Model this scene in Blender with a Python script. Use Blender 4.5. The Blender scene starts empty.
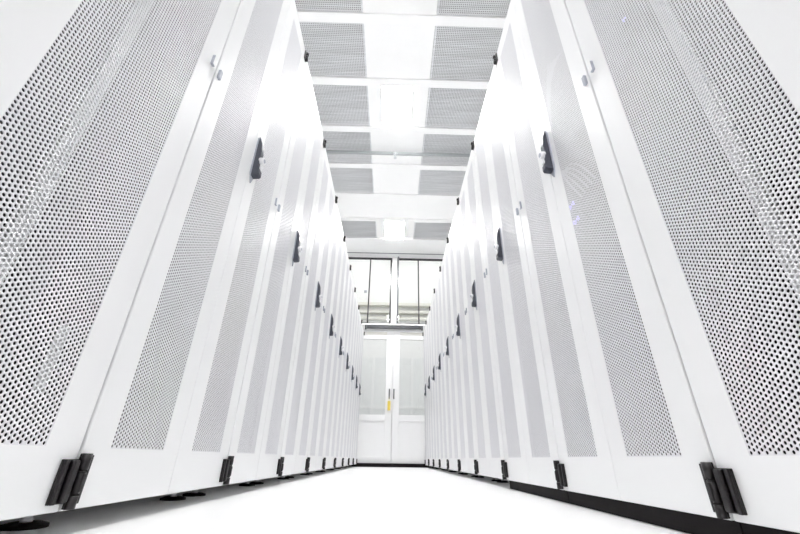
import bpy, bmesh, math
import numpy as np
from mathutils import Matrix, Vector

C = bpy.context.scene.collection
SC = bpy.context.scene

# ------------------------------------------------------------------ measures (metres)
CAM_H = 0.108                     # lens height above the floor
XL, XR = -0.481, 0.502            # front planes of the two rack rows
YL, YR = 0.664, 0.649             # boundary between the wide near rack and the first narrow one
P, PW = 0.600, 0.790              # rack widths
N = 9                             # narrow racks in each row
DZ0, DZ1 = 0.033, 1.972           # door bottom and top
CEIL = 3.421
BAR0 = 1.892                      # first ceiling bar in view
YE = 6.13                         # end partition

# ------------------------------------------------------------------ materials
def mat(name, col, rough=0.5, metal=0.0, spec=0.5, noise=0.0, scale=40, bump=0.0, stretch=None):
    m = bpy.data.materials.new(name); m.use_nodes = True
    nt = m.node_tree; b = nt.nodes['Principled BSDF']
    b.inputs['Base Color'].default_value = (*col, 1)
    b.inputs['Roughness'].default_value = rough
    b.inputs['Metallic'].default_value = metal
    b.inputs['Specular IOR Level'].default_value = spec
    if noise or bump:
        tc = nt.nodes.new('ShaderNodeTexCoord')
        nz = nt.nodes.new('ShaderNodeTexNoise'); nz.inputs['Scale'].default_value = scale
        nz.inputs['Detail'].default_value = 3
        src = tc.outputs['Object']
        if stretch:
            mp = nt.nodes.new('ShaderNodeMapping'); mp.inputs['Scale'].default_value = stretch
            nt.links.new(src, mp.inputs['Vector']); src = mp.outputs['Vector']
        nt.links.new(src, nz.inputs['Vector'])
        if noise:
            rp = nt.nodes.new('ShaderNodeValToRGB')
            rp.color_ramp.elements[0].position = .3; rp.color_ramp.elements[1].position = .7
            rp.color_ramp.elements[0].color = (*[c*(1-noise) for c in col], 1)
            rp.color_ramp.elements[1].color = (*[min(1, c*(1+noise)) for c in col], 1)
            nt.links.new(nz.outputs['Fac'], rp.inputs['Fac'])
            nt.links.new(rp.outputs['Color'], b.inputs['Base Color'])
        if bump:
            bp = nt.nodes.new('ShaderNodeBump'); bp.inputs['Strength'].default_value = bump
            bp.inputs['Distance'].default_value = .001
            nt.links.new(nz.outputs['Fac'], bp.inputs['Height'])
            nt.links.new(bp.outputs['Normal'], b.inputs['Normal'])
    return m

def emit(name, col, strength):
    m = bpy.data.materials.new(name); m.use_nodes = True
    b = m.node_tree.nodes['Principled BSDF']
    b.inputs['Base Color'].default_value = (.9, .9, .9, 1)
    b.inputs['Emission Color'].default_value = (*col, 1)
    b.inputs['Emission Strength'].default_value = strength
    return m

def glass(name, tint=(.97, .98, .98)):
    m = bpy.data.materials.new(name); m.use_nodes = True
    nt = m.node_tree; nt.nodes.clear()
    o = nt.nodes.new('ShaderNodeOutputMaterial'); mx = nt.nodes.new('ShaderNodeMixShader')
    t = nt.nodes.new('ShaderNodeBsdfTransparent'); g = nt.nodes.new('ShaderNodeBsdfGlossy')
    f = nt.nodes.new('ShaderNodeFresnel'); f.inputs['IOR'].default_value = 1.45
    t.inputs['Color'].default_value = (*tint, 1); g.inputs['Roughness'].default_value = .02
    nt.links.new(f.outputs['Fac'], mx.inputs['Fac'])
    nt.links.new(t.outputs[0], mx.inputs[1]); nt.links.new(g.outputs[0], mx.inputs[2])
    nt.links.new(mx.outputs[0], o.inputs['Surface'])
    return m

M = dict(
    white=mat('white_powder_coat', (.89, .893, .897), .36, spec=.5, bump=.06, scale=900),
    perf=mat('perforated_steel', (.775, .775, .80), .42, spec=.5),
    inner=mat('cabinet_paint', (.68, .68, .70), .6),
    dark=mat('black_plastic_and_rack_shade', (.018, .018, .021), .6, noise=.15, scale=20),  # real dark plastic, and the shade inside the racks put into colour
    black=mat('black_hinge_metal', (.011, .0088, .0105), .38, spec=.4, noise=.2, scale=60),
    slate=mat('slate_handle_plastic', (.048, .053, .074), .38, noise=.08, scale=60),
    grey=mat('grey_plastic', (.42, .44, .50), .45, noise=.05, scale=60),
    lock=mat('pale_lock_metal', (.85, .85, .87), .3, noise=.03, scale=80),
    rubber=mat('black_foot_rubber', (.010, .008, .009), .7, spec=.15, noise=.1, scale=60),
    pipe=mat('grey_pipe_paint', (.33, .35, .36), .35, noise=.05, scale=30),
    steel=mat('zinc_steel', (.62, .64, .66), .35, metal=.8, noise=.08, scale=30),
    floor=mat('white_vinyl_floor', (.88, .88, .88), .35, spec=.5, noise=.012, scale=6),
    wall=mat('white_wall_paint', (.89, .89, .89), .7, noise=.01, scale=8),
    ceil=mat('white_ceiling_metal', (.89, .892, .895), .55, noise=.008, scale=8),
    grille=mat('grey_ceiling_metal', (.68, .69, .71), .38, metal=.3, noise=.16, scale=3, stretch=(.4, 14, 1)),
    plenum=mat('grey_plenum', (.20, .20, .21), .8, noise=.05, scale=4),
    lamp=emit('lamp_diffuser', (1, .995, .985), 30), lamp_far=emit('boosted_lamp_diffuser', (1, .995, .985), 40),  # far lamp set stronger than the rest to brighten the end door
    hall_lamp=emit('hall_lamp_diffuser', (1, .99, .97), 5.5),
    glass=glass('clear_glass'),
    frame_black=mat('black_window_frame', (.03, .03, .035), .4, noise=.1, scale=40),
    track=mat('dark_track_metal', (.05, .053, .06), .4, noise=.15, scale=20),
    greypipe=mat('grey_conduit_paint', (.22, .23, .25), .4, noise=.05, scale=20),
    cream=mat('cream_paint', (.80, .79, .74), .5, noise=.02, scale=10),
    cab=mat('pale_grey_laminate', (.84, .85, .855), .5, noise=.02, scale=8),
    yellow=mat('yellow_card', (.85, .66, .12), .55, noise=.04, scale=50),
    cable=mat('pale_cable_sheath', (.78, .78, .84), .45, noise=.03, scale=50),
    blue=emit('blue_status_light', (.20, .16, 1.0), 1.6),
)

# ------------------------------------------------------------------ mesh helpers
def box(bm, x0, x1, y0, y1, z0, z1, bev=0.0, mi=0):
    r = bmesh.ops.create_cube(bm, size=1)
    vs = r['verts']
    for v in vs:
        v.co = Vector(((x0+x1)/2+v.co.x*(x1-x0), (y0+y1)/2+v.co.y*(y1-y0), (z0+z1)/2+v.co.z*(z1-z0)))
    fs = set(f for v in vs for f in v.link_faces)
    for f in fs: f.material_index = mi
    if bev:
        es = list(set(e for v in vs for e in v.link_edges))
        rb = bmesh.ops.bevel(bm, geom=es, offset=bev, segments=2, affect='EDGES', profile=.5)
        for f in rb['faces']: f.material_index = mi

def cyl(bm, c, r, h, axis='z', n=20, r2=None, mi=0, bev=0):
    res = bmesh.ops.create_cone(bm, cap_ends=True, segments=n, radius1=r, radius2=r if r2 is None else r2, depth=h)
    R = {'z': Matrix.Identity(4), 'x': Matrix.Rotation(math.pi/2, 4, 'Y'), 'y': Matrix.Rotation(math.pi/2, 4, 'X')}[axis]
    bmesh.ops.transform(bm, matrix=Matrix.Translation(c) @ R, verts=res['verts'])
    for f in set(f for v in res['verts'] for f in v.link_faces):
        f.material_index = mi; f.smooth = len(f.verts) == 4
    
def prism(bm, pts, y0, y1, mi=0, bev=0):
    """extrude an outline in the xz plane from y0 to y1"""
    a = [bm.verts.new((x, y0, z)) for x, z in pts]; b = [bm.verts.new((x, y1, z)) for x, z in pts]
    fs = [bm.faces.new(a), bm.faces.new(b[::-1])]
    n = len(pts)
    for i in range(n):
        fs.append(bm.faces.new((a[i], b[i], b[(i+1) % n], a[(i+1) % n])))
    for f in fs: f.material_index = mi
    bmesh.ops.recalc_face_normals(bm, faces=fs)

def tube(bm, pts, r, n=8, mi=0):
    rings = []
    pts = [Vector(p) for p in pts]
    for i, p in enumerate(pts):
        t = (pts[min(i+1, len(pts)-1)]-pts[max(i-1, 0)]).normalized()
        u = t.orthogonal().normalized() if i == 0 else (u - t*u.dot(t)).normalized()
        w = t.cross(u)
        rings.append([bm.verts.new(p+r*(math.cos(2*math.pi*k/n)*u+math.sin(2*math.pi*k/n)*w)) for k in range(n)])
    for a, b in zip(rings, rings[1:]):
        for k in range(n):
            f = bm.faces.new((a[k], a[(k+1) % n], b[(k+1) % n], b[k])); f.smooth = True; f.material_index = mi
    bm.faces.new(rings[0][::-1]); bm.faces.new(rings[-1])

def mesh(name, bm, mats):
    me = bpy.data.meshes.new(name); bm.to_mesh(me); bm.free()
    for m in (mats if isinstance(mats, (list, tuple)) else [mats]): me.materials.append(m)
    return me

def obj(name, me, parent=None, loc=(0, 0, 0)):
    o = bpy.data.objects.new(name, me); C.objects.link(o); o.location = loc
    if parent: o.parent = parent
    return o

def made(name, mats, fn, parent=None, loc=(0, 0, 0)):
    bm = bmesh.new(); fn(bm); return obj(name, mesh(name, bm, mats), parent, loc)

def tag(o, label, cat, group=None):
    o['label'] = label; o['category'] = cat
    if group: o['group'] = group
    return o

def struct(name, mats, fn, parent=None, loc=(0, 0, 0)):
    o = made(name, mats, fn, parent, loc)
    if parent is None: o['kind'] = 'structure'
    return o

def empty(name, loc, rz=0.0):
    o = bpy.data.objects.new(name, None); C.objects.link(o)
    o.location = loc; o.rotation_euler = (0, 0, rz); o.empty_display_size = .1
    return o

# ------------------------------------------------------------------ perforated sheets (real holes)
def perf_mesh(name, ncol, nrow, pv, r, thick, m, seg=12):
    """staggered round holes; columns pv*sqrt(3)/2 apart, holes pv apart in a column; x right, z up, front at y=0.
    One ring of solid cells surrounds the field so that the door frame can lap over it."""
    dx = pv*math.sqrt(3)/2; R = pv/math.sqrt(3)
    hexv = [(R*math.cos(k*math.pi/3), R*math.sin(k*math.pi/3)) for k in range(6)]
    outer = []
    for k in range(6):
        a, b = hexv[k], hexv[(k+1) % 6]
        outer += [a, ((a[0]+b[0])/2, (a[1]+b[1])/2)]
    inner = [(r*math.cos(k*math.pi/6), r*math.sin(k*math.pi/6)) for k in range(12)]
    outer, inner = np.array(outer), np.array(inner)
    cell = np.zeros((36, 3)); cell[:12, 0] = outer[:, 0]; cell[:12, 2] = outer[:, 1]
    cell[12:24, 0] = inner[:, 0]; cell[12:24, 2] = inner[:, 1]
    cell[24:, 0] = inner[:, 0]; cell[24:, 2] = inner[:, 1]; cell[24:, 1] = thick
    q = []
    for k in range(12):
        j = (k+1) % 12
        q.append((12+k, k, j, 12+j)[::-1]); q.append((12+k, 12+j, 24+j, 24+k)[::-1])
    q = np.array(q)
    cen, solid = [], []
    for c in range(-1, ncol+1):
        odd = c % 2
        n = nrow - odd
        for k in range(-1, n+1):
            z = (k + .5*odd)*pv
            (cen if (0 <= c < ncol and 0 <= k < n) else solid).append((c*dx, 0, z))
    cen = np.array(cen); solid = np.array(solid)
    V = (cen[:, None, :]+cell[None]).reshape(-1, 3)
    F = (q[None]+36*np.arange(len(cen))[:, None, None]).reshape(-1, 4)
    hx = np.zeros((6, 3)); hx[:, 0] = [h[0] for h in hexv]; hx[:, 2] = [h[1] for h in hexv]
    V2 = (solid[:, None, :]+hx[None]).reshape(-1, 3)
    qs = np.array([(0, 1, 2, 3)[::-1], (0, 3, 4, 5)[::-1]])
    F2 = (qs[None]+6*np.arange(len(solid))[:, None, None]).reshape(-1, 4)+len(V)
    V = np.vstack([V, V2]).astype(np.float32); F = np.vstack([F, F2]).astype(np.int32)
    me = bpy.data.meshes.new(name)
    me.vertices.add(len(V)); me.vertices.foreach_set('co', V.ravel())
    me.loops.add(F.size); me.loops.foreach_set('vertex_index', F.ravel())
    me.polygons.add(len(F)); me.polygons.foreach_set('loop_start', np.arange(0, F.size, 4, dtype=np.int32))
    me.update(calc_edges=True); me.validate()
    me.materials.append(m)
    return me, (ncol-1)*dx, (nrow-1)*pv

def grid_mesh(name, nx, ny, pitch, half, x0, x1, y0, y1, thick, m):
    """sheet in the xy plane (underside z=0) with a regular field of square holes"""
    xs, ys = [x0], [y0]
    ox = (x0+x1)/2-(nx-1)*pitch/2; oy = (y0+y1)/2-(ny-1)*pitch/2
    for i in range(nx): xs += [ox+i*pitch-half, ox+i*pitch+half]
    for i in range(ny): ys += [oy+i*pitch-half, oy+i*pitch+half]
    xs.append(x1); ys.append(y1)
    nxv, nyv = len(xs), len(ys)
    X, Y = np.meshgrid(xs, ys)
    bot = np.stack([X.ravel(), Y.ravel(), 0*X.ravel()], 1); top = bot.copy(); top[:, 2] = thick
    V = np.vstack([bot, top]).astype(np.float32); T = len(bot)
    F = []
    for j in range(nyv-1):
        for i in range(nxv-1):
            a, b, c, d = j*nxv+i, j*nxv+i+1, (j+1)*nxv+i+1, (j+1)*nxv+i
            if i % 2 == 1 and j % 2 == 1:
                for p_, q_ in ((a, b), (b, c), (c, d), (d, a)): F.append((p_, q_, q_+T, p_+T))
            else:
                F.append((a, d, c, b))
    F = np.array(F, np.int32)
    me = bpy.data.meshes.new(name)
    me.vertices.add(len(V)); me.vertices.foreach_set('co', V.ravel())
    me.loops.add(F.size); me.loops.foreach_set('vertex_index', F.ravel())
    me.polygons.add(len(F)); me.polygons.foreach_set('loop_start', np.arange(0, F.size, 4, dtype=np.int32))
    me.update(calc_edges=True); me.validate(); me.materials.append(m)
    return me

PV = 0.0072
perf_n, PNW, PH = perf_mesh('perforated_panel', 27, 246, PV, .0025, .0013, M['perf'])
perf_w, PWW, _ = perf_mesh('perforated_panel', 41, 246, PV, .0025, .0013, M['perf'])
PZ0 = CAM_H+.0135                                   # lowest row of holes
E_ = .0036                                          # frame edge outside the outermost hole centres

# ------------------------------------------------------------------ rack meshes
def door_mesh(w, pw):
    """door leaf of width w (x 0..w), field of holes pw wide centred"""
    a = (w-pw)/2-E_; b = (w+pw)/2+E_
    c0, c1 = PZ0-E_, PZ0+PH+E_
    bm = bmesh.new()
    D = .020
    # front skin as one frame
    def ring(y): return ([bm.verts.new((x, y, z)) for x, z in ((0, DZ0), (w, DZ0), (w, DZ1), (0, DZ1))],
                         [bm.verts.new((x, y, z)) for x, z in ((a, c0), (b, c0), (b, c1), (a, c1))])
    o1, i1 = ring(0)
    o2, _ = ring(D)
    for v in _: bm.verts.remove(v)
    e = .048                                          # folded rim: the skin round the holes is a single thin sheet
    i2 = [bm.verts.new((x, D, z)) for x, z in ((a-e, c0-e), (b+e, c0-e), (b+e, c1+e), (a-e, c1+e))]
    outer = []
    for k in range(4):
        j = (k+1) % 4
        bm.faces.new((o1[k], o1[j], i1[j], i1[k]))
        bm.faces.new((o2[j], o2[k], i2[k], i2[j]))
        bm.faces.new((o1[j], o1[k], o2[k], o2[j]))
        bm.faces.new((i1[k], i1[j], i2[j], i2[k]))
    bmesh.ops.recalc_face_normals(bm, faces=bm.faces[:])
    es = [e for e in bm.edges if all(v in o1 for v in e.verts)] + \
         [e for e in bm.edges if {v for v in e.verts} <= set(o1+o2) and any(v in o1 for v in e.verts) and any(v in o2 for v in e.verts)]
    bmesh.ops.bevel(bm, geom=list(set(es)), offset=.0022, segments=2, affect='EDGES', profile=.5)
    return mesh('door', bm, M['white'])

def frame_mesh(W):
    bm = bmesh.new()
    y0, y1 = .022, .95
    box(bm, .0015, .004, y0, y1, .04, 1.968); box(bm, W-.004, W-.0015, y0, y1, .04, 1.968)
    box(bm, .0015, W-.0015, y0, y1, 1.955, 1.968)
    box(bm, .0015, W-.0015, y0, y1, .04, .055)
    box(bm, .004, W-.004, y1-.006, y1, .055, 1.955)
    for x in (.004, W-.036): box(bm, x, x+.032, y0+.002, y0+.04, .055, 1.955, 0, 1)      # front uprights, coloured dark for the shade inside
    box(bm, .036, W-.036, y0+.002, y0+.04, .055, .09, 0, 1); box(bm, .036, W-.036, y0+.002, y0+.04, 1.915, 1.955, 0, 1)
    for x in (.004, W-.006): box(bm, x, x+.002, y0+.04, y1-.006, .055, 1.955, 0, 1)
    box(bm, .006, W-.006, y0+.04, y1-.006, .055, .058, 0, 1); box(bm, .006, W-.006, y0+.04, y1-.006, 1.952, 1.955, 0, 1)
    return mesh('cabinet_frame', bm, [M['white'], M['dark']])  # dark slot paints interior shade on what would be white paint

def rail_mesh():
    bm = bmesh.new()
    box(bm, -.013, .013, .095, .110, .09, 1.915, .001)
    return mesh('mounting_rail', bm, M['white'])

def panel_mesh(W, z0, z1):
    bm = bmesh.new()
    n = max(1, round((z1-z0)/.1778)); h = (z1-z0)/n
    for k in range(n):
        box(bm, .04, W-.04, .132, .142, z0+k*h+.001, z0+(k+1)*h-.001, .002)
    return mesh('shade_panel', bm, M['dark'])  # added dark sheet, stands in for the unlit rack interior

def foot_mesh():
    bm = bmesh.new()
    cyl(bm, (0, 0, .0025), .032, .005, n=32, mi=0); cyl(bm, (0, 0, .0065), .032, .003, n=32, r2=.022, mi=0)
    cyl(bm, (0, 0, .0245), .006, .033, n=14, mi=1)
    cyl(bm, (0, 0, .0115), .009, .007, n=6, mi=1)
    return mesh('levelling_foot', bm, [M['rubber'], M['lock']])

def hinge_wide(s):
    """plate on the door that sits nearer the lens; the rack edge is x=0, plate on the -s side"""
    bm = bmesh.new()
    def b(x0, x1, *r, **k): box(bm, min(s*x0, s*x1), max(s*x0, s*x1), *r, **k)
    b(-.033, -.002, -.005, 0, .008, .066, bev=.001)
    b(-.033, -.026, -.009, -.005, .008, .066, bev=.001)
    b(-.020, -.007, -.012, -.005, .009, .065, bev=.0025)
    return mesh('hinge', bm, M['black'])

def hinge_narrow(s):
    bm = bmesh.new()
    def b(x0, x1, *r, **k): box(bm, min(s*x0, s*x1), max(s*x0, s*x1), *r, **k)
    b(.001, .021, -.005, 0, 0, .074, bev=.001)
    b(.0155, .021, -.009, -.005, .006, .072, bev=.0012)
    b(.009, .0155, -.007, -.005, .006, .072, bev=.0008)
    for z0, z1, rr in ((0, .017, .0068), (.0190, .049, .0060), (.0510, .074, .0068)):
        cyl(bm, (s*.004, -.0095, (z0+z1)/2), rr, z1-z0, n=18)
    b(.001, .0085, -.0165, -.006, .0215, .0465, bev=.0015)
    return mesh('hinge', bm, M['black'])

def hinge_upper(s):
    bm = bmesh.new()
    def b(x0, x1, *r, **k): box(bm, min(s*x0, s*x1), max(s*x0, s*x1), *r, **k)
    b(-.034, -.004, -.004, 0, 0, .056, bev=.001)
    b(-.034, -.024, -.007, -.004, .004, .052, bev=.001)
    for z0, z1, rr in ((0, .016, .0075), (.018, .038, .0055), (.040, .056, .0075)):
        cyl(bm, (-s*.014, -.0095, (z0+z1)/2), rr, z1-z0, n=18)
    return mesh('hinge', bm, M['black'])

def catch_near(s):
    bm = bmesh.new()
    x0, x1 = sorted((-s*.030, -s*.020))
    box(bm, x0, x1, -.0025, 0, 0, .032, .0008, 1)
    e = x0 if s > 0 else x1
    box(bm, e-.001, e+.001, -.007, 0, 0, .032, .0005, 0)
    box(bm, x0, x1, -.007, 0, 0, .0022, .0005, 0)
    return mesh('latch_catch', bm, [M['grey'], M['white']])

def catch_far(s):
    bm = bmesh.new()
    x0, x1 = sorted((s*.008, s*.019))
    box(bm, x0, x1, -.008, 0, 0, .030, .0015)
    return mesh('latch_catch', bm, M['grey'])

def handle_mesh():
    """swing handle; x across, z up from its lower tip, sits on the door face y=0"""
    bm = bmesh.new()
    prism(bm, [(-.016, .020), (.002, -.012), (.016, .020), (.017, .165), (.004, .188), (-.014, .172)], -.004, 0, 1)
    # dark grip, seen edge on: outline in the yz plane extruded along x
    prof = [(-.004, .012), (-.025, .014), (-.029, .020), (-.028, .038), (-.020, .052), (-.021, .120), (-.017, .150), (-.004, .182)]
    a = [bm.verts.new((-.013, y, z)) for y, z in prof]; b = [bm.verts.new((.013, y, z)) for y, z in prof]
    n = len(prof); fs = [bm.faces.new(a), bm.faces.new(b[::-1])]
    for i in range(n): fs.append(bm.faces.new((a[i], b[i], b[(i+1) % n], a[(i+1) % n])))
    bmesh.ops.recalc_face_normals(bm, faces=fs)
    bmesh.ops.bevel(bm, geom=[e for f in fs[:2] for e in f.edges], offset=.002, segments=2, affect='EDGES')
    cyl(bm, (0, -.024, .080), .0125, .018, 'y', n=20, mi=2)
    cyl(bm, (0, -.0335, .080), .007, .003, 'y', n=16, mi=1)
    box(bm, -.007, .007, -.030, -.024, .042, .062, .002, 2)
    return mesh('door_handle', bm, [M['slate'], M['grey'], M['lock']])

def plinth_mesh(W):
    bm = bmesh.new(); box(bm, 0.001, W-.001, .010, .025, .0005, .039, .001)
    return mesh('plinth', bm, M['rubber'])

LEAF = P/2
MESH = {}
for key, W, pm, pw in (('n', P, perf_n, PNW), ('w', PW, perf_w, PWW)):
    lw = W/2-.0035
    MESH[key] = dict(door=door_mesh(lw, pw), frame=frame_mesh(W), plinth=plinth_mesh(W), perf=pm, pw=pw, W=W, lw=lw,
                     panel=panel_mesh(W, .092, 1.912))
RAIL, FOOT, HANDLE = rail_mesh(), foot_mesh(), handle_mesh()
HZ, HU = .0355, 1.914                  # lower and upper hinge heights
CZ = 1.001                             # catches
HINGE = {s: (hinge_wide(s), hinge_narrow(s), catch_near(s), catch_far(s), hinge_upper(s)) for s in (1, -1)}

def rack(kind, loc, side, label, group, panel=True, plinth=False, ends=(True, True)):
    """local x runs along the row (right when facing the doors), y into the rack. side 'L'/'R' of the aisle.
    ends: hinges at the (near, far) end of the rack."""
    K = MESH[kind]; W = K['W']
    t = empty('server_rack', loc, math.pi/2 if side == 'L' else -math.pi/2)
    tag(t, label, 'server rack', group)
    obj('cabinet_frame', K['frame'], t)
    for s in (-1, 1): obj('mounting_rail', RAIL, t, (W/2+s*.238, 0, 0))
    if panel: obj('shade_panel', K['panel'], t)
    for x in (.092, W-.034):
        for y in (.115, .86): obj('levelling_foot', FOOT, t, (x, y, 0))
    if plinth: obj('plinth', K['plinth'], t)
    for leaf in (0, 1):
        x0 = .0030 if leaf == 0 else W/2+.0005
        d = obj('door', K['door'], t, (x0, 0, 0))
        obj('perforated_panel', K['perf'], d, ((K['lw']-K['pw'])/2, .0004, PZ0))
        if leaf == 1: obj('door_handle', HANDLE, d, (.023, 0, CAM_H+.812))
        near = (leaf == 0) == (side == 'L')
        edge = (0 if leaf == 0 else W)-x0              # rack edge in door coordinates
        s = 1 if side == 'L' else -1                   # direction away from the lens, local x
        wide, narrow, cn, cf, upper = HINGE[s]
        if near and ends[0]:
            obj('hinge', narrow, d, (edge, 0, HZ))
            obj('latch_catch', cf, d, (edge, 0, CZ))
        if not near and ends[1]:
            obj('hinge', wide, d, (edge, 0, HZ)); obj('hinge', upper, d, (edge, 0, HU))
            obj('latch_catch', cn, d, (edge, 0, CZ+.001))
    return t

ORD = ['nearest', 'second', 'third', 'fourth', 'fifth', 'sixth', 'seventh', 'eighth', 'ninth']
GL, GR = 'white racks in the left row', 'white racks in the right row'
tl = rack('w', (XL, YL-PW, 0), 'L', 'wide white server rack with coarse-looking holes, cut by the left edge of the photo', GL)
made('bright_patch_plate', M['white'], lambda bm: box(bm, .700, .722, .034, .037, .19, .29, .001), tl)  # white plate added to stand in for a bright patch behind the door
rack('w', (XR, YR, 0), 'R', 'wide white server rack with coarse-looking holes, cut by the right edge of the photo', GR, plinth=True, ends=(True, True))
for k in range(N):
    last = ' by the end door' if k == N-1 else ''
    rack('n', (XL, YL+k*P, 0), 'L',
         f'narrow white rack with perforated split doors, {ORD[k]} narrow in left row{last}', GL)
    rack('n', (XR, YR+(k+1)*P, 0), 'R',
         f'narrow white rack with perforated split doors, {ORD[k]} narrow in right row{last}', GR,
         plinth=k < 2)

# servers with blue lights and pale cables behind the right-hand doors
def server(y, z, x, label):
    t = empty('network_switch', (XR, y, z), -math.pi/2); tag(t, label, 'network switch', 'switches with blue lights in the right row')
    def body(bm):
        box(bm, .080, P-.080, .1, .130, 0, .043, .003)
        for i in range(12): box(bm, .20+i*.022, .214+i*.022, .0985, .1, .012, .028, 0)
    made('chassis', M['dark'], body, t)
    for dx in (0, .022): made('status_light', M['blue'], lambda bm: box(bm, x+dx, x+dx+.010, .092, .1, .014, .026, .001), t)
server(YR+P, CAM_H+.755, .198, 'upper dark switch with two blue lights behind the nearest narrow right-hand rack door')
server(YR+P, CAM_H+.690, .205, 'lower dark switch with two blue lights behind the nearest narrow right-hand rack door')
t = empty('power_strip', (XR, YR, 0), -math.pi/2)
tag(t, 'upright power strip with a small blue light behind the wide right-hand door', 'power strip')
made('strip_body', M['dark'], lambda bm: box(bm, .076, .116, .066, .094, .5, 1.75, .004), t)
made('status_light', M['blue'], lambda bm: box(bm, .092, .1, .062, .066, 1.1, 1.108, .001), t)
for i in range(5):
    def cab(bm):
        pts = []
        for k in range(25):
            u = k/24
            pts.append((.33+.012*i-.20*math.sin(u*math.pi)*(.55+.11*i), .066+.0065*i, 1.45-.62*u+.02*i*math.sin(u*9)))
        tube(bm, pts, .0028)
    o = made('network_cable', M['cable'], cab, None, (XR, YR+P, 0)); o.rotation_euler = (0, 0, -math.pi/2)
    tag(o, 'pale cable looping behind the first narrow right-hand perforated door', 'cable', 'pale cables behind a right-hand door')

# ------------------------------------------------------------------ room shell
RX, RY0 = 2.6, -2.7
struct('floor', M['floor'], lambda bm: box(bm, -RX-.1, RX+.1, RY0-.1, 9.1, -.1, 0))
struct('wall_left', M['wall'], lambda bm: box(bm, -RX-.1, -RX, RY0-.1, 9.1, 0, 5.4))
struct('wall_right', M['wall'], lambda bm: box(bm, RX, RX+.1, RY0-.1, 9.1, 0, 5.4))
struct('wall_near', M['wall'], lambda bm: box(bm, -RX, RX, RY0-.1, RY0, 0, 3.75))
struct('wall_hall', M['wall'], lambda bm: box(bm, -RX, RX, 9.0, 9.1, 0, 5.4))
struct('ceiling_slab', M['plenum'], lambda bm: box(bm, -RX, RX, RY0, YE+.06, 3.68, 3.75))
struct('ceiling_hall', M['wall'], lambda bm: box(bm, -RX, RX, YE+.12, 9.0, 5.3, 5.4))

G = .306                                # half width of the white middle strip
GRX = G+.6
def bar_y(k): return BAR0+.6*k
GRILLE_ROWS = [-5, -4, -3, -2, -1, 0, 1, 2, 3, 5]
LIGHT_ROWS = [-7, -3, 1, 5]
def ceiling(bm):
    T = .012
    box(bm, -RX, -GRX-.02, RY0, YE, CEIL, CEIL+T); box(bm, GRX+.02, RX, RY0, YE, CEIL, CEIL+T)
    ks = range(-8, 7)
    for k in ks:
        y0, y1 = max(RY0, bar_y(k)+.03), min(YE, bar_y(k+1)-.03)
        if k == 6: y1 = YE
        x = G if k in GRILLE_ROWS or k in LIGHT_ROWS else GRX+.03
        if k in LIGHT_ROWS:
            box(bm, -G, -.172, y0, y1, CEIL, CEIL+T); box(bm, .152, G, y0, y1, CEIL, CEIL+T)
            if k not in GRILLE_ROWS:
                box(bm, -GRX-.03, -G, y0, y1, CEIL, CEIL+T); box(bm, G, GRX+.03, y0, y1, CEIL, CEIL+T)
        else:
            box(bm, -x, x, y0, y1, CEIL, CEIL+T, .002)
struct('ceiling', M['ceil'], ceiling)
for i, k in enumerate(range(-7, 7)):
    y = bar_y(k)
    struct(f'trim_{i+1}', M['ceil'], lambda bm: box(bm, -GRX-.06, GRX+.06, y-.040, y+.040, CEIL-.016, CEIL+.03, .003))

grille_me = grid_mesh('ceiling_grille', 36, 33, .0158, .0042, 0, .598, 0, .538, .0025, M['grille'])
ROWNAME = {-5: 'overhead behind the camera, fifth row', -4: 'overhead behind the camera, fourth row', -3: 'overhead, beside the lamp above the camera',
           -2: 'just above the top edge of the photo', -1: 'at the top edge of the photo', 0: 'in the last row before the nearer lamp',
           1: 'beside the nearer lamp', 2: 'in the row below the sprinkler pipe', 3: 'just before the wide white band',
           5: 'beside the farther lamp'}
for k in GRILLE_ROWS:
    if k < -1: continue
    for s, w in ((-1, 'left'), (1, 'right')):
        o = obj('ceiling_grille', grille_me, None, (-GRX+.002 if s < 0 else G+.002, bar_y(k)+.031, CEIL+.001))
        tag(o, f'grey perforated metal ceiling tile on the {w}, {ROWNAME[k]}', 'ceiling tile', 'grey perforated ceiling tiles')
# the tiles out of frame overhead, as plain ceiling
struct('ceiling_rear', M['grille'], lambda bm: [box(bm, sx*(G+.3)-.299, sx*(G+.3)+.299, bar_y(k)+.031, bar_y(k+1)-.031, CEIL, CEIL+.003) for k in GRILLE_ROWS if k < -1 for sx in (-1, 1)])

LN = {-7: 'ceiling lamp overhead far behind the camera', -3: 'ceiling lamp overhead just behind the top edge of the photo',
      1: 'bright square ceiling lamp nearer the camera, in the third ceiling row', 5: 'small farther ceiling lamp just before the end windows'}
for k in LIGHT_ROWS:
    y0, y1 = max(RY0+.02, bar_y(k)+.041), bar_y(k+1)-.041
    t = empty('ceiling_light', (-.01, (y0+y1)/2, CEIL)); tag(t, LN[k], 'ceiling light', 'ceiling lamps down the aisle')
    h = (y1-y0)/2
    def fr(bm):
        box(bm, -.162, -.152, -h, h, -.003, .03); box(bm, .152, .162, -h, h, -.003, .03)
        box(bm, -.152, .152, -h, -h+.01, -.003, .03); box(bm, -.152, .152, h-.01, h, -.003, .03)
        box(bm, -.152, .152, -h+.01, h-.01, .025, .03)
    made('frame', M['ceil'], fr, t)
    made('diffuser', M['lamp_far' if k == 5 else 'lamp'], lambda bm: box(bm, -.151, .151, -h+.011, h-.011, 0, .006), t)

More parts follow.
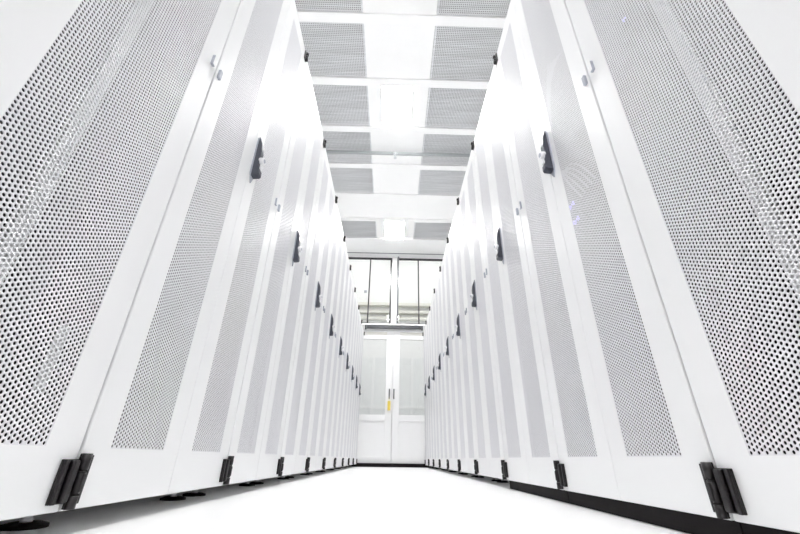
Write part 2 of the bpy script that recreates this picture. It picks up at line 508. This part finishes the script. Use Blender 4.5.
# sprinkler pipe across the aisle
t = empty('sprinkler_pipe', (0, 3.40, 3.352)); tag(t, 'thin grey sprinkler pipe crossing under the ceiling with a small head', 'pipe')
def pipe(bm):
    cyl(bm, (0, 0, 0), .020, 2*RX-.002, 'x', n=20)
    for x in (-1.5, 1.5): cyl(bm, (x, 0, .0), .023, .05, 'x', n=20)
made('pipe', M['pipe'], pipe, t)
def head(bm):
    cyl(bm, (-.02, 0, 0), .022, .05, 'x', n=20)
    cyl(bm, (-.02, 0, -.03), .011, .03, n=14); cyl(bm, (-.02, 0, -.056), .004, .026, n=10)
    cyl(bm, (-.02, 0, -.069), .018, .003, n=18)
    for s in (-1, 1): tube(bm, [(-.02+s*.008, 0, -.04), (-.02+s*.013, 0, -.052), (-.02+s*.004, 0, -.068)], .002)
made('sprinkler_head', M['steel'], head, t)
for x in (-1.2, 1.2):
    def hang(bm):
        tube(bm, [(x, 0, .016), (x, 0, .327)], .004)
        cyl(bm, (x, 0, 0), .021, .02, 'x', n=18)
    made('hanger_rod', M['steel'], hang, t)

# ------------------------------------------------------------------ end partition with sliding doors and windows above
W0, W1 = -.62, .64                        # door opening
YB = YE+.07
WZ0, WZ1 = 2.140, 3.412
struct('wall_far_left', M['wall'], lambda bm: box(bm, -RX, W0-.26, YE, YB, 0, 3.75))
struct('wall_far_right', M['wall'], lambda bm: box(bm, W1+.26, RX, YE, YB, 0, 3.75))
def hdr(bm):
    box(bm, W0-.26, W0, YE, YB, 0, 2.14); box(bm, W1, W1+.26, YE, YB, 0, 2.14)
    box(bm, W0, W1, YE, YB, 2.03, 2.14)
    box(bm, -.040, .052, YE-.02, YB, 2.14, WZ1)
    box(bm, W0-.26, W1+.26, YE, YB, WZ1, 3.75)
struct('wall_far', M['wall'], hdr)
struct('wall_upper', M['wall'], lambda bm: box(bm, -RX, RX, YE+.02, YE+.12, 3.75, 5.4))
# white sill and dark sliding-door track
struct('trim_15', M['wall'], lambda bm: box(bm, W0, W1, YE-.05, YE, 2.106, 2.132, .003))
def track(bm):
    box(bm, -.44, .47, YE-.045, YE, 2.052, 2.100, .003)
    box(bm, -.47, -.445, YE-.05, YE, 2.035, 2.102, .003, 0); box(bm, .475, .50, YE-.05, YE, 2.035, 2.102, .003, 0)
    box(bm, -.44, .47, YE-.05, YE-.045, 2.040, 2.056, .001, 1)
struct('trim_16', [M['track'], M['frame_black']], track)
struct('trim_17', M['rubber'], lambda bm: box(bm, W0, W1, YE-.03, YE+.05, 0, .048))

def window(name, x0, x1, mull):
    t = empty(name, (0, YE+.02, WZ0)); t['kind'] = 'structure'
    h = WZ1-WZ0
    def fr(bm):
        w = .020
        box(bm, x0, x1, -.012, .012, 0, w); box(bm, x0, x1, -.012, .012, h-w-.014, h-.014)
        box(bm, x0, x1, -.012, .012, h-.014, h)
        j0, j1 = (w, .032) if x1 < .2 else (.032, w)
        box(bm, x0, x0+j0, -.012, .012, w, h-w-.014); box(bm, x1-j1, x1, -.012, .012, w, h-w-.014)
    made('window_frame', M['frame_black'], fr, t)
    made('mullion', M['frame_black'], lambda bm: box(bm, mull-.011, mull+.011, -.012, .012, .020, h-.034), t)
    made('pane', M['glass'], lambda bm: box(bm, x0+.020, x1-.020, -.002, .002, .020, h-.034), t)
window('window_1', W0-.26, -.040, -.438)
window('window_2', .052, W1+.26, .437)

def door(name, x0, x1, inner):
    """one glazed leaf; inner = side of the meeting stile (+1 right, -1 left)"""
    t = empty(name, (0, YE+.035, .05)); t['kind'] = 'structure'
    Z0, Z1 = .0, 1.975
    sw = .105
    si = (x1-sw, x1) if inner > 0 else (x0, x0+sw)
    so = (x0, x0+.09) if inner > 0 else (x1-.09, x1)
    g0, g1 = (so[1], si[0]) if inner > 0 else (si[1], so[0])
    def fr(bm):
        y = (-.022, .022)
        box(bm, *si, *y, Z0, Z1, .003); box(bm, *so, *y, Z0, Z1, .003)
        box(bm, g0, g1, *y, Z0, .085, .002); box(bm, g0, g1, *y, .565, .655, .002); box(bm, g0, g1, *y, 1.83, Z1, .002)
    made('door_frame', M['white'], fr, t)
    made('top_strip', M['cream'], lambda bm: box(bm, g0, g1, -.026, -.022, 1.90, 1.95, .001), t)
    made('lower_panel', M['white'], lambda bm: box(bm, g0, g1, -.010, .010, .085, .565), t)
    made('pane', M['glass'], lambda bm: box(bm, g0, g1, -.003, .003, .655, 1.83), t)
    hx = x1-.045 if inner > 0 else x0+.022
    def hd(bm):
        box(bm, hx-.008, hx+.008, -.058, -.042, .88, 1.03, .003)
        for z in (.90, 1.01): cyl(bm, (hx, -.034, z), .006, .026, 'y', n=12)
    made('door_handle', M['frame_black'], hd, t)
    return hx
hxl = door('door_1', W0, .0075, 1)
door('door_2', .0125, W1, -1)
# yellow tag hanging from the left-hand pull
t = empty('hang_tag', (hxl, YE-.016, .93)); tag(t, 'small yellow tag hanging from the left end-door handle', 'tag')
made('card', M['yellow'], lambda bm: box(bm, -.022, .022, -.0035, .0005, -.165, -.03, .001), t)
made('cord', M['yellow'], lambda bm: tube(bm, [(-.006, -.002, -.032), (-.009, -.006, -.005), (-.003, -.022, .012), (.004, -.022, .012), (.009, -.006, -.005), (.006, -.002, -.032)], .0015), t)
# grey conduit on the centre post
def cond(bm):
    tube(bm, [(.072, 0, 2.131), (.072, 0, CEIL-.002)], .011, 14)
    for z in (2.3, 2.75, 3.1, 3.38): box(bm, .056, .088, -.016, .004, z, z+.02, .002)
tag(made('conduit_pipe', M['greypipe'], cond, None, (0, YE-.033, 0)), 'grey upright conduit beside the white post between the end windows', 'pipe')
# grey lip along the ceiling before the windows
struct('trim_18', M['greypipe'], lambda bm: box(bm, -1.0, 1.0, 5.965, 5.985, CEIL-.006, CEIL))

# ------------------------------------------------------------------ bright hall beyond the glass
def cabinet(x0, x1, label, ups):
    t = empty('storage_cabinet', (0, 8.55, 0)); tag(t, label, 'cabinet', 'pale cabinets beyond the glass doors')
    made('cabinet_body', M['cab'], lambda bm: box(bm, x0, x1, 0, .43, .06, 2.15, .004), t)
    made('base', M['white'], lambda bm: box(bm, x0, x1, .02, .43, 0, .06), t)
    for u in ups: made('upright', M['white'], lambda bm: box(bm, u-.028, u+.028, -.02, 0, .06, 2.15, .003), t)
    made('crossbar', M['white'], lambda bm: box(bm, x0, x1, -.03, -.02, 1.06, 1.12, .003), t)
cabinet(-1.30, -.02, 'pale grey cabinet with white crossbar seen through the left end door', (-.42,))
cabinet(.02, 1.32, 'pale grey cabinet with white crossbar seen through the right end door', (.44,))
t = empty('cable_tray', (0, 8.985, 0)); tag(t, 'three-tier pale cable tray on the hall wall behind the end windows', 'cable tray')
for z, d in ((3.53, .14), (3.33, .13), (3.17, .12)):
    def tr(bm):
        box(bm, -2.4, 2.4, -d, 0, z, z+.012); box(bm, -2.4, 2.4, -d, -d+.008, z+.012, z+.07); box(bm, -2.4, 2.4, -.008, 0, z+.012, z+.07)
    made('tray', M['cream'], tr, t)
for x in (-2.2, 2.2): made('support_post', M['cream'], lambda bm: box(bm, x-.03, x+.03, -.03, 0, 0, 3.53, .003), t)
t = made('wall_sensor', M['grey'], lambda bm: (box(bm, -.035, .035, -.03, 0, -.03, .03, .006), cyl(bm, (0, -.034, -.005), .016, .012, 'y', n=16)), None, (-.73, 9.0, 3.95))
tag(t, 'small grey sensor box on the hall wall behind the left end window', 'sensor')
for x, l in ((-.9, 'left'), (.9, 'right')):
    t = empty('ceiling_light', (x, 7.5, 5.3)); tag(t, f'long hall ceiling lamp on the {l}, beyond the end windows', 'ceiling light', 'lamps in the hall beyond')
    made('housing', M['white'], lambda bm: box(bm, -.3, .3, -.6, .6, -.05, 0, .004), t)
    made('diffuser', M['hall_lamp'], lambda bm: box(bm, -.27, .27, -.57, .57, -.056, -.05), t)

# ------------------------------------------------------------------ camera
f, pi, ro, ya = 377.3055, .4704, -.0139, .0167
cam = bpy.data.cameras.new('camera'); co = bpy.data.objects.new('camera', cam); C.objects.link(co)
cam.sensor_fit = 'HORIZONTAL'; cam.sensor_width = 36; cam.lens = f*36/800; cam.clip_start = .01
fw = Vector((math.sin(ya)*math.cos(pi), math.cos(ya)*math.cos(pi), math.sin(pi)))
rt = Vector((math.cos(ya), -math.sin(ya), 0)); up = rt.cross(fw)
# roll: image = R(ro) * (right, up)
r2 = rt*math.cos(ro)-up*math.sin(ro); u2 = rt*math.sin(ro)+up*math.cos(ro)
Rm = Matrix((r2, u2, -fw)).transposed().to_4x4(); Rm.translation = (0, 0, CAM_H)
co.matrix_world = Rm
cam.dof.use_dof = False
SC.camera = co

w = bpy.data.worlds.new('world'); SC.world = w; w.use_nodes = True
w.node_tree.nodes['Background'].inputs['Color'].default_value = (.9, .93, 1, 1)
w.node_tree.nodes['Background'].inputs['Strength'].default_value = .5
SC.view_settings.view_transform = 'Standard'; SC.view_settings.look = 'None'
SC.view_settings.gamma = 1; SC.view_settings.use_curve_mapping = False
SC.view_settings.exposure = 1.32
SC.cycles.max_bounces = 14; SC.cycles.diffuse_bounces = 8; SC.cycles.glossy_bounces = 4
SC.cycles.caustics_reflective = False; SC.cycles.caustics_refractive = False
